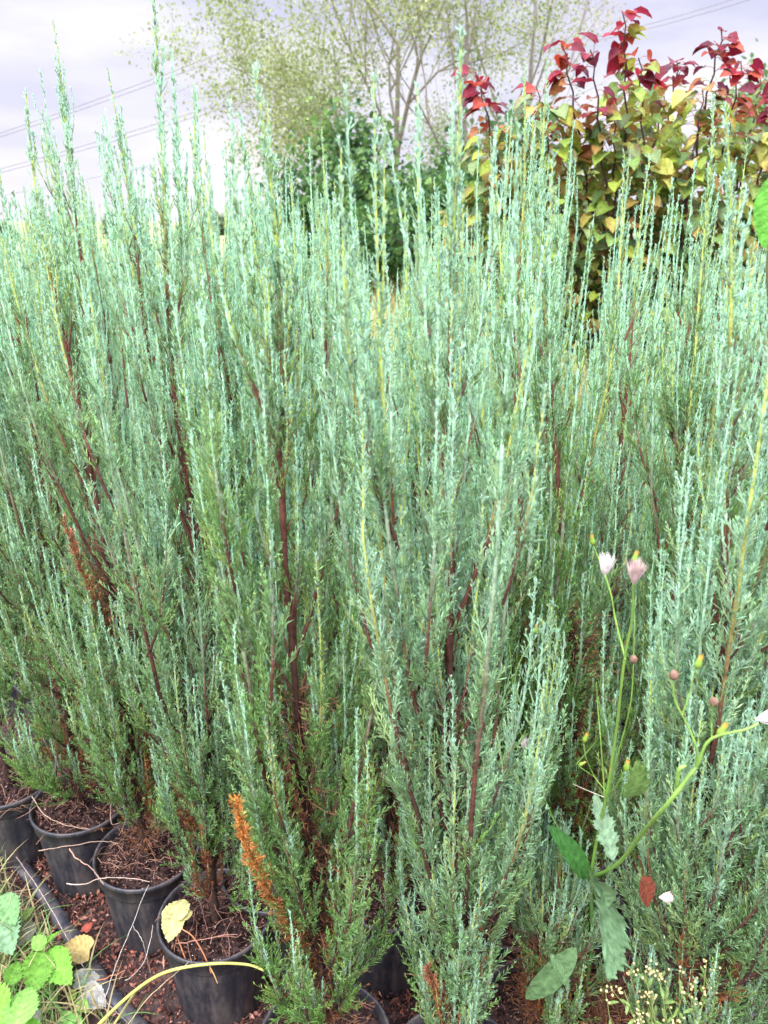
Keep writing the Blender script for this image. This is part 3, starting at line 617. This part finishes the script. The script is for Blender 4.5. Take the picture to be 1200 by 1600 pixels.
def weed():
    rg = np.random.default_rng(4); base = onz(912, 1560, SOIL); y0 = base[1]-.13; base = np.array([base[0], base[1], SOIL]); root = empty('flowering_weed', base)
    def W(px, py, dy=0): return ony(px, py, y0+dy-.22*min(1, max(0, (px-930)/110)))-base
    st = MB(); GR = np.array([.25, .45, .09]); GB = np.array([.15, .32, .08])
    def stem(pts, r0, r1, c=GR):
        P = spline(pts, 30); st.tubes(P, np.linspace(r0*.72, r1*.85, 30)[None]*(1+.10*np.sin(np.arange(30)*2.1)), c*(1+.15*np.sin(np.arange(30)*.7))[:, None], 6)
    r0 = np.array([0, -.06, 0.0]); r0 = W(922, 1372, .02)
    st.tubes(spline([np.array([0, 0, -.01]), r0*.5+[.01, 0, 0], r0], 8), np.linspace(.004, .0042, 8)[None], GB, 6)
    stem([r0, W(935, 1300, -.02), W(948, 1240, -.03), W(962, 1150, -.04), W(975, 1035, -.05), W(988, 960, -.05), W(988, 880, -.06)], .0042, .0013)
    stem([W(977, 1030, -.05), W(962, 970, -.06), W(955, 930, -.07), W(945, 897, -.08)], .0018, .0009)
    stem([W(955, 930, -.07), W(940, 885, -.07), W(927, 852, -.08)], .0012, .0007)
    stem([r0, W(965, 1350, -.03), W(1005, 1300, -.05), W(1040, 1260, -.06), W(1075, 1215, -.07), W(1090, 1195, -.07), W(1110, 1155, -.08), W(1165, 1140, -.09), W(1185, 1130, -.09)], .0046, .0012)
    stem([W(1088, 1198, -.07), W(1088, 1170, -.08), W(1075, 1135, -.08), W(1055, 1095, -.08), W(1052, 1060, -.08)], .0022, .0009)
    stem([W(1066, 1118, -.08), W(1078, 1080, -.08), W(1088, 1040, -.09)], .0011, .0008)
    stem([W(1112, 1155, -.08), W(1112, 1125, -.08), W(1114, 1100, -.09)], .0011, .0008)
    stem([W(1058, 1240, -.06), W(1060, 1205, -.07), W(1072, 1196, -.07)], .004, .0022)
    stem([W(945, 1245, -.03), W(938, 1150, -.04), W(934, 1105, -.04), W(932, 1065, -.05)], .0016, .0009)
    stem([W(945, 1248, -.03), W(965, 1225, -.05), W(978, 1200, -.05)], .0018, .0009)
    stem([W(950, 1240, -.03), W(968, 1170, -.05), W(985, 1100, -.05), W(990, 1035, -.05)], .0016, .0007)
    stem([W(900, 1195, -.02), W(930, 1160, -.03), W(960, 1120, -.04)], .0009, .0006)
    stem([W(945, 1246, -.03), W(920, 1236, -.04), W(895, 1225, -.04)], .0009, .0005, np.array([.6, .6, .45]))
    # the slender stems at its left, with buds, rise from the same root
    stem([r0, W(870, 1290, .02), W(815, 1150, .02), W(805, 1060, .0), W(830, 1000, .0), W(836, 985, .0)], .0017, .0008)
    stem([W(812, 1115, .01), W(800, 1060, .0), W(796, 1010, .0), W(790, 998, 0)], .0011, .0006)
    stem([W(950, 1240, -.03), W(930, 1215, -.04), W(916, 1185, -.05), W(912, 1162, -.05)], .0012, .0008)
    stem([W(930, 1215, -.04), W(914, 1204, -.05), W(904, 1197, -.05)], .001, .0007)
    stem([W(870, 1290, .02), W(838, 1230, .01), W(820, 1178, .0)], .0011, .0007)
    stem([W(990, 1035, -.05), W(991, 960, -.05), W(990, 917, -.07)], .0008, .0006)
    st.build('stem', M_STEM, root)
    lf = [(LOB, (935, 1380, -.04), (1012, 1495, -.10), (.30, -.75, .62), (.15, .27, .13), .0), (LOB, (958, 1345, -.03), (935, 1235, -.02), (.1, -1, .15), (.19, .31, .18), 0),
          (LONG, (918, 1372, -.0), (880, 1300, -.02), (.5, -.8, .3), (.07, .22, .05), 0), (LONG, (900, 1480, -.02), (815, 1590, -.06), (.2, -.6, .8), (.13, .24, .10), 0),
          (LONG, (860, 1490, -.02), (895, 1548, -.06), (.2, -.7, .7), (.13, .24, .10), 0), (LOB, (985, 1245, -.04), (1012, 1222, -.06), (0, -1, .4), (.17, .30, .08), 0), (LONG, (925, 1372, 0), (968, 1378, -.05), (.1, -.6, .8), (.18, .30, .14), 0)]
    for (sh, a, b, Z, c, _) in lf:
        p = W(*a); q = W(*b); mb = MB(); L_ = np.linalg.norm(q-p)
        one_leaf(mb, sh, p, q-p, Z, L_*.92, c); mb.build('leaf', M_LEAFN, root)
    def bud(px, py, dy, ax, L_, c, tipc):
        p = W(px, py, dy); ax = nrm(np.array(ax, float)); t = np.linspace(0, 1, 7); mb = MB(); w = np.array([.25, .8, 1, .85, .68, .62, .5])
        C = np.where((t < .82)[:, None], np.array(c), np.array(tipc)); mb.tubes(p+ax*t[:, None]*L_, w*L_*.24, C, 10)
        o = mb.build('flower_bud', M_STEM, root); return o
    bg_ = (.22, .36, .05); tipy = (.45, .30, .06)
    for (px, py, ax, L_) in [(927, 852, (-.25, 0, 1), .020), (990, 880, (.15, 0, 1), .020), (836, 990, (.1, 0, 1), .021), (791, 1002, (-.1, 0, 1), .016), (1088, 1045, (.2, 0, 1), .021), (1122, 1152, (.35, 0, 1), .025),
                             (912, 1160, (.25, 0, 1), .022), (904, 1196, (.8, 0, .5), .016), (978, 1205, (.05, 0, 1), .024)]:
        bud(px, py, {927: -.08, 990: -.06, 836: 0, 791: 0, 1088: -.09, 1122: -.08, 912: -.05, 904: -.05, 978: -.05}[px], ax, L_*.78, bg_, tipy)
    def fluff(px, py, ax, L_, c=(.80, .74, .72), dy=-.07):
        p = W(px, py, dy); ax = nrm(np.array(ax, float)); n = 170; mb = MB(); d = nrm(ax+rg.normal(0, .17, (n, 3)))
        mb.spindles(np.repeat(p[None], n, 0)+d*.001, d*L_*rg.uniform(.7, 1.05, (n, 1)), .0007, np.array(c)*rg.uniform(.8, 1.1, (n, 1))*np.ones((n, 3))); mb.build('seed_head', M_DEAD, root, smooth=False)
    fluff(943, 905, (.05, 0, 1), .036); fluff(990, 915, (.05, 0, 1), .034, (.62, .48, .45)); fluff(820, 1176, (0, 0, 1), .026, dy=.0); fluff(1178, 1124, (1, 0, .1), .038); fluff(1028, 1402, (1, 0, 0), .018, (.66, .52, .5))
    for (px, py) in [(990, 1030), (1053, 1055), (1115, 1097)]:
        p = W(px, py, -.05 if px < 1000 else -.085); mb = MB(); t = np.linspace(0, pi, 8); mb.tubes(p+np.stack([0*t, 0*t, -.0055*np.cos(t)], 1), .0048*np.sin(t)+.0002, (.20, .12, .085), 10); mb.build('spent_head', M_DEAD, root)
    tag(root, 'leggy green weed with lobed leaves, yellow buds and white seed tufts before the right junipers', 'weed')
weed()

# pale yellow-flowered sprig low at the right
def yellow_sprig():
    rg = np.random.default_rng(6); b = onz(1035, 1680, SOIL); b = np.array([b[0], b[1]-.06, SOIL]); root = empty('yellow_weed', b); st = MB(); fl = MB(); lf = MB()
    for k in range(26):
        e = ony(1035+rg.normal(0, 48), 1560+rg.uniform(-55, 40), b[1]-.04)-b; P = spline([rg.normal(0, .01, 3)*[1, 1, 0], e*.5+rg.normal(0, .012, 3), e], 10); st.tubes(P, .0007, (.34, .42, .14), 4)
        fl = MB()
        for j in range(5):
            q = e+rg.normal(0, .006, 3); t = np.linspace(0, pi, 5); fl.tubes(q+np.stack([0*t, 0*t, -.0022*np.cos(t)], 1), .0022*np.sin(t)+.0001, np.array((.62, .54, .26))*rg.uniform(.6, 1.2), 6)
        fl.build('flower_cluster', M_STEM, root)
        lf.leaves(LONG[0], LONG[1], P[3:9], nrm(rg.normal(0, 1, (6, 3))+[0, 0, .6]), nrm(rg.normal(0, .3, (6, 3))+[0, -.3, 1]), .018, np.array((.22, .34, .10)), LONG[2])
    st.build('stem', M_STEM, root); lf.build('leaves', M_LEAFN, root)
    tag(root, 'fine weed with tiny pale yellow flower heads at the foot of the right silvery juniper', 'weed')
yellow_sprig()

# red-brown leaf caught in the twigs
def lone_leaf(name, label, a, b, y, Z, c, shape=HRT, cat='leaf', size=1.05, stalk=None):
    p = ony(*a, y[0]); q = ony(*b, y[1]); mb = MB(); one_leaf(mb, shape, np.zeros(3), q-p, Z, np.linalg.norm(q-p)*size, c)
    if stalk: mb.tubes(spline([np.zeros(3), (nrm((p-q)[None])[0])*stalk*.5+[0, 0, .004], nrm((p-q)[None])[0]*stalk], 8), .0008, np.array(c)*.8, 5)
    o = mb.build(name, M_LEAFN); o.location = p; tag(o, label, cat)
yl = .88
lone_leaf('fallen_leaf', 'red-brown dead leaf caught beside the weed', (1005, 1368), (1018, 1418), (yl, yl-.02), (.45, -.8, .3), (.20, .055, .03), shape=SER, stalk=.03)
lone_leaf('fallen_leaf', 'small orange-red leaf stuck in the silvery juniper at the right edge', (1166, 1216), (1160, 1244), (yl, yl-.01), (.3, -.9, .3), (.42, .08, .03), shape=LONG, size=1.1)

# sapling at the right whose leaf hangs into view
def sapling():
    base = np.array([.86, 1.10, 0]); root = empty('sapling', base); mb = MB(); tip = ony(1215, 250, 1.1)-base
    mb.tubes(spline([np.array([.04, .0, -.02]), np.array([.06, .02, .9]), tip+[.05, 0, -.25], tip+[.02, 0, 0], tip+[.05, -.02, .2]], 30), np.linspace(.009, .003, 30)[None], (.16, .17, .07), 7)
    mb.build('stem', M_STEM, root)
    rg = np.random.default_rng(5)
    for k, (a, b, Z) in enumerate([((1222, 270), (1200, 385), (-.1, -1, .15)), ((1225, 255), (1330, 330), (.1, -1, .3)), ((1235, 200), (1260, 60), (.1, -1, .3)), ((1240, 420), (1330, 470), (0, -1, .3)), ((1240, 560), (1350, 640), (0, -1, .4))]):
        p = ony(*a, 1.1)-base; q = ony(*b, 1.08)-base; m = MB(); one_leaf(m, LV_BIG, p, q-p, Z, np.linalg.norm(q-p), (.13, .40, .05)); m.build('leaf', M_LEAFN, root)
    tag(root, 'broadleaf sapling showing one large glossy green leaf at the right edge', 'sapling')
LV_BIG = leafgrid(lambda u: max(.004, .30*sin(pi*min(.999, u**.8+.0001))**.7), 21, 9, .12, .12, pleat=.008, npl=8)
sapling()

# ------------------------------------------------------------------ bottom left: edging, mulch, grass, weeds, litter
P0 = onz(14, 1330, .02); P1 = onz(222, 1610, .02)
E = P1-P0; mb = MB(); pts = spline([P0-E*.9, P0, P0+E*.25+[.01, 0, .006], P0+E*.5, P0+E*.8+[-.012, 0, .004], P1, P1+E*.35], 90)
pts[:, 2] = .018+.004*np.sin(np.arange(90)*.7)
a = np.random.default_rng(2)
mb.tubes(pts-pts[0], (.019*(1+.05*np.sin(np.arange(90)*1.1)+.10*a.normal(size=90)))[None], (.035, .033, .042), 14, flat=.6)
o = mb.build('edging_tube', M_POT); o.location = pts[0]; tag(o, 'black plastic tube edging the bed along the left pots', 'edging')

rg = np.random.default_rng(9)
n = 24000; x = rg.uniform(-1.7, 1.1, n); y = rg.uniform(.75, 3.0, n); k = ((x+.392)*.69+(y-1.226)*.72 > -.15); x, y = x[k], y[k]; n = len(x)
d = nrm(rg.normal(0, 1, (n, 3))*[1, 1, .3])*rg.uniform(.008, .034, (n, 1)); p = np.stack([x, y, .004+rg.random(n)*.02], 1)
base = np.array([[.12, .05, .038], [.22, .10, .075], [.33, .17, .13], [.05, .025, .022], [.09, .045, .04], [.26, .09, .06]])
mb = MB(); mb.spindles(p-d/2, d, rg.uniform(.002, .006, n), base[rg.integers(0, 6, n)]*rg.uniform(.7, 1.3, (n, 1)))
n = 26000; x = rg.uniform(-1.5, .1, n); y = rg.uniform(.8, 2.0, n); k = ((x+.392)*.69+(y-1.226)*.72 > -.15); x, y = x[k], y[k]; n = len(x)
d = nrm(rg.normal(0, 1, (n, 3))*[1, 1, .5])*rg.uniform(.003, .016, (n, 1))**1.0; p = np.stack([x, y, .004+rg.random(n)*.022], 1)
mb.spindles(p-d/2, d, rg.uniform(.001, .004, n), base[rg.integers(0, 6, n)]*rg.uniform(.4, 1.2, (n, 1)))
tag(mb.build('bark_mulch', M_DEAD, smooth=False), 'reddish-brown bark chips covering the bed between the pots', 'mulch', kind='stuff')

def blades(mb, rg, p, L, w, dirs, c, bend=.6, K=6):
    n = len(p); t = np.linspace(0, 1, K); az = dirs; P = np.zeros((n, K, 3)); P[:, 0] = p; th = rg.uniform(.1, .5, n); b = rg.uniform(.3, 1.7, n)*bend
    for k in range(1, K):
        a_ = th+b*t[k]; P[:, k] = P[:, k-1]+(L/(K-1))[:, None]*np.stack([np.sin(a_)*np.cos(az), np.sin(a_)*np.sin(az), np.cos(a_)], 1)
    S_ = np.stack([-np.sin(az), np.cos(az), 0*az], 1); ww = (w[:, None]*(1-t[None]**2)+.0002)
    V = np.stack([P-S_[:, None]*ww[..., None], P+S_[:, None]*ww[..., None]], 2)
    idx = np.arange(n*K*2).reshape(n, K, 2); q = np.stack([idx[:, :-1, 0], idx[:, :-1, 1], idx[:, 1:, 1], idx[:, 1:, 0]], -1).reshape(-1, 4)
    mb.add(V, np.concatenate([q[:, [0, 1, 2]], q[:, [0, 2, 3]]]), np.repeat(c, K*2, 0))
n = 34000; x = rg.uniform(-2.2, -.05, n); y = rg.uniform(.45, 2.8, n); s_ = (x+.392)*.69+(y-1.226)*.72
k = (s_ < -.165) & (rg.random(n) < np.clip((-s_-.13)*7, .1, 1)); x, y = x[k], y[k]; n = len(x)
dry = rg.random(n) < .62
gc = np.where(dry[:, None], np.array([.42, .36, .18])*rg.uniform(.6, 1.3, (n, 1)), np.array([.15, .30, .08])*rg.uniform(.6, 1.4, (n, 1)))
mb = MB(); blades(mb, rg, np.stack([x, y, 0*x], 1), rg.uniform(.04, .20, n), rg.uniform(.0008, .0030, n), rg.random(n)*6.28, gc, 1.0)
tag(mb.build('grass', M_LEAFN), 'dry and green grass tangled along the outside of the edging tube', 'grass', kind='stuff')
# matted thatch
n = 14000; x = rg.uniform(-2.2, -.0, n); y = rg.uniform(.45, 2.8, n); s_ = (x+.392)*.69+(y-1.226)*.72; k = s_ < -.15; x, y = x[k], y[k]; n = len(x)
d = nrm(rg.normal(0, 1, (n, 3))*[1, 1, .15])*rg.uniform(.03, .11, (n, 1)); mb = MB()
mb.spindles(np.stack([x, y, .006+rg.random(n)*.03], 1)-d/2, d, rg.uniform(.0005, .0013, n), np.array([.36, .29, .18])*rg.uniform(.4, 1.3, (n, 1))*np.ones((n, 3)))
tag(mb.build('dry_thatch', M_DEAD, smooth=False), 'matted dry straw lying under the grass at the lower left', 'thatch', kind='stuff')
# meadow beyond the lane
n = 9000; x = rg.uniform(-2.5, 3.0, n); y = rg.uniform(7.0, 13, n); mb = MB()
gc = np.where((rg.random(n) < .6)[:, None], np.array([.55, .47, .22]), np.array([.25, .34, .10]))*rg.uniform(.7, 1.3, (n, 1))
blades(mb, rg, np.stack([x, y, 0*x], 1), rg.uniform(.5, 1.25, n), rg.uniform(.004, .010, n), rg.random(n)*6.28, gc, .4)
tag(mb.build('meadow_grass', M_LEAF), 'tall pale meadow grass seen through the gap between the junipers', 'grass', kind='stuff')

BRIGHT = (.16, .40, .045)
def leafy_weed(base_px, leaves, label, c=BRIGHT, zb=0.0):
    b = onz(*base_px, zb); b = np.array([b[0], b[1], 0]); root = empty('leafy_weed', b); st = MB()
    for (a, e, h, Z, cc) in leaves:
        p = onz(*a, h)-b; q = onz(*e, h+.005)-b
        st.tubes(spline([np.array([0, 0, -.005]), p*[.6, .6, .75], p], 10), .0013, (.28, .36, .12), 5)
        mb = MB(); one_leaf(mb, SER, p, q-p, Z, np.linalg.norm(q-p)*1.05, cc); mb.build('leaf', M_LEAFN, root)
    st.build('stem', M_STEM, root); tag(root, label, 'weed')
leafy_weed((70, 1545), [((72, 1488), (104, 1530), .10, (-.2, -.3, 1), BRIGHT), ((66, 1480), (92, 1450), .12, (-.7, -.5, .6), BRIGHT), ((66, 1486), (52, 1545), .11, (.4, -.3, .8), (.15, .34, .05)), ((70, 1482), (50, 1462), .12, (0, -.4, 1), (.18, .36, .07))], 'bright green serrated weed beside the curled yellow leaf on the edging tube')
leafy_weed((10, 1640), [((22, 1610), (44, 1535), .16, (.1, -.5, .9), (.20, .42, .09)), ((5, 1600), (-40, 1540), .15, (-.1, -.4, .9), BRIGHT), ((12, 1540), (30, 1500), .12, (.5, -.4, .8), (.14, .32, .05)), ((25, 1600), (60, 1640), .12, (.1, -.4, .9), BRIGHT)], 'large pale green pointed leaves at the bottom left corner')
leafy_weed((-10, 1470), [((0, 1400), (20, 1436), .12, (.2, -.3, 1), (.17, .34, .13)), ((-5, 1430), (14, 1480), .10, (.1, -.3, 1), (.18, .33, .17)), ((-8, 1398), (-40, 1380), .12, (-.1, -.3, 1), (.15, .31, .10)), ((20, 1450), (50, 1412), .08, (-.4, -.3, 1), (.20, .30, .08))], 'green nettle-like weed at the left edge by the dry grass')
leafy_weed((118, 1575), [((116, 1562), (108, 1545), .04, (0, -.3, 1), (.26, .40, .06)), ((120, 1565), (136, 1578), .04, (.2, -.3, 1), (.24, .48, .08)), ((112, 1580), (92, 1600), .05, (0, -.3, 1), (.20, .44, .10)), ((105, 1590), (125, 1615), .05, (0, -.3, 1), (.20, .46, .10))], 'small green seedling near the bottom left between pale papery leaves')
def ground_leaf(a, e, h, c, label, Z=(0, -.3, 1), shape=HRT):
    p = onz(*a, h); q = onz(*e, h+.008); mb = MB(); one_leaf(mb, shape, np.zeros(3), q-p, Z, np.linalg.norm(q-p)*1.05, c); o = mb.build('fallen_leaf', M_LEAFN); o.location = p; tag(o, label, 'leaf')
ground_leaf((140, 1485), (98, 1478), .06, (.50, .38, .14), 'curled yellow leaf lying on the black edging tube', (.1, -.6, .9))
ground_leaf((118, 1532), (152, 1524), .035, (.34, .37, .32), 'pale grey-green leaf just below the curled yellow one')
ground_leaf((130, 1550), (160, 1566), .03, (.40, .41, .38), 'papery whitish leaf beside the small seedling')
ground_leaf((50, 1600), (62, 1575), .06, (.36, .38, .34), 'crumpled whitish leaf near the bottom left corner', (.3, -.5, .9))
ground_leaf((40, 1440), (24, 1475), .07, (.26, .29, .20), 'limp grey-green leaf drooping onto the dry grass at left', (.5, -.4, .7))
ground_leaf((132, 1455), (142, 1440), .03, (.34, .08, .05), 'small rust-red leaf on the mulch between the pots')

# wilted yellow leaves on orange stalks in the front pot
b = onz(300, 1510, SOIL); root = empty('wilted_seedling', b); mb = MB()
def S_(px, py, h): return onz(px, py, SOIL+h)-b
mb.tubes(spline([S_(293, 1508, 0), S_(283, 1480, .03), S_(272, 1452, .07)], 14), .0016, (.52, .22, .10), 6)
mb.tubes(spline([S_(330, 1520, 0), S_(318, 1490, .03), S_(300, 1462, .06), S_(280, 1450, .07)], 16), .0014, (.50, .20, .09), 6)
mb.tubes(spline([S_(340, 1536, 0), S_(334, 1522, .015), S_(325, 1505, .02)], 10), .0013, (.46, .26, .10), 6)
mb.build('stalk', M_STEM, root)
for (a, e, Z) in [((272, 1430), (266, 1462), (.3, -.8, .6)), ((270, 1436), (284, 1400), (-.1, -.7, .7)), ((284, 1432), (300, 1424), (.1, -.6, .9))]:
    m = MB(); p = S_(*a, .08); q = S_(*e, .08); one_leaf(m, HRT, p, q-p, Z, np.linalg.norm(q-p)*1.1, (.58, .56, .24)); m.build('leaf', M_LEAFN, root)
tag(root, 'wilted pale yellow seedling on orange stalks in the nearest pot', 'seedling')

# arching cane over the front pot
pts = [onz(120, 1640, .03), onz(165, 1590, .10), onz(215, 1545, .19), onz(262, 1518, .265), onz(330, 1506, .285), onz(385, 1507, .275), onz(412, 1516, .262)]
P = spline(pts, 50); mb = MB(); mb.tubes(P-P[0], np.linspace(.0042, .0024, 50)[None], (.50, .50, .13), 8)
o = mb.build('bramble_cane', M_STEM); o.location = P[0]; tag(o, 'yellow-green cane arching across the rim of the nearest pot', 'cane')
pts = [onz(150, 1650, .03), onz(185, 1590, .08), onz(215, 1545, .17)]
P = spline(pts, 20); mb = MB(); mb.tubes(P-P[0], .0026, (.46, .42, .16), 6)
o = mb.build('bramble_cane', M_STEM); o.location = P[0]; tag(o, 'thin yellow shoot crossing under the arching cane at lower left', 'cane')
# straws and dry twigs, each a thing of its own
rg = np.random.default_rng(14)
twigs = [([(160, 1575, .03), (195, 1480, .16), (235, 1385, .27)], .0011, (.50, .46, .40), 'long pale straw leaning from the mulch against the middle pot'),
 ([(160, 1655, .05), (230, 1560, .22), (300, 1500, .25)], .0010, (.50, .38, .22), 'thin tan straw rising beside the nearest pot'),
 ([(20, 1330, .05), (80, 1420, .07), (150, 1545, .04), (200, 1600, .03)], .0012, (.42, .33, .30), 'long grey stalk lying along the edging tube'),
 ([(60, 1330, .25), (105, 1325, .26), (150, 1318, .27), (180, 1322, .26)], .0013, (.38, .26, .20), 'dry twig lying across the rim of the left ribbed pot'),
 ([(50, 1245, .27), (70, 1272, .27), (100, 1290, .26), (140, 1300, .26)], .0014, (.42, .30, .22), 'curved dry root trailing inside the left ribbed pot'),
 ([(108, 1326, .26), (120, 1340, .26), (140, 1352, .26), (160, 1378, .28)], .0016, (.46, .28, .20), 'hooked reddish twig between the two left pots'),
 ([(105, 1380, .27), (130, 1383, .27), (160, 1372, .27), (200, 1372, .26), (235, 1378, .26)], .0014, (.50, .40, .33), 'pale crooked twig lying over the rim of the middle pot'),
 ([(180, 1240, .28), (175, 1262, .28), (178, 1285, .27), (200, 1280, .27), (190, 1300, .26)], .0013, (.36, .24, .20), 'curled dry tendril behind the left ribbed pot'),
 ([(130, 1535, .03), (165, 1528, .04), (196, 1518, .04)], .0017, (.50, .20, .10), 'orange-brown stalk on the mulch left of the nearest pot'),
 ([(235, 1520, .10), (222, 1470, .22), (205, 1440, .24)], .0010, (.46, .42, .38), 'short grey straw against the side of the nearest pot'),
 ([(275, 1475, .25), (320, 1465, .26), (375, 1452, .26)], .0014, (.40, .20, .15), 'thin red-brown twig lying across the soil of the nearest pot'),
 ([(300, 1380, .30), (312, 1420, .27), (322, 1460, .24)], .0018, (.14, .07, .06), 'dark bent twig stuck in the soil of the nearest pot'),
 ([(196, 1530, .12), (225, 1500, .25), (240, 1440, .27)], .0009, (.52, .48, .44), 'fine grey stem curving up the left side of the nearest pot')]
for (pp, r, c, lab) in twigs:
    P = spline([onz(*q) for q in pp], 26)+np.cumsum(rg.normal(0, .0008, (26, 3)), 0); mb = MB()
    mb.tubes(P-P[0], np.linspace(r, r*.6, 26)[None], c, 5); o = mb.build('dry_twig', M_DEAD); o.location = P[0]; tag(o, lab, 'twig', 'dry twigs and straws around the left pots')
# curly litter on the pots' soil
mb = MB(); 
for c0 in [(125, 1262), (228, 1338), (330, 1440), (60, 1245)]:
    b = onz(*c0, SOIL); n = 34; t = rg.random(n)*6.28; r_ = .10*np.sqrt(rg.random(n))
    p = np.stack([b[0]+r_*np.cos(t), b[1]+r_*np.sin(t), np.full(n, SOIL+.012)+rg.random(n)*.02], 1)
    PP = branch_paths(rg, p, rg.random(n)*6.28, rg.uniform(.03, .09, n), rg.uniform(1.2, 1.7, n), rg.uniform(1.4, 1.9, n), K=6, wob=.25)
    mb.tubes(PP, .0007, np.array([.34, .20, .14])*rg.uniform(.4, 1.4, (n, 1, 1))*np.ones((n, 6, 1)), 4)
tag(mb.build('dry_litter', M_DEAD), 'tangle of dry roots and twigs on the soil of the left pots', 'litter', kind='stuff')
for o in bpy.data.objects:
    if o.type == 'MESH' and o.parent is not None: pass
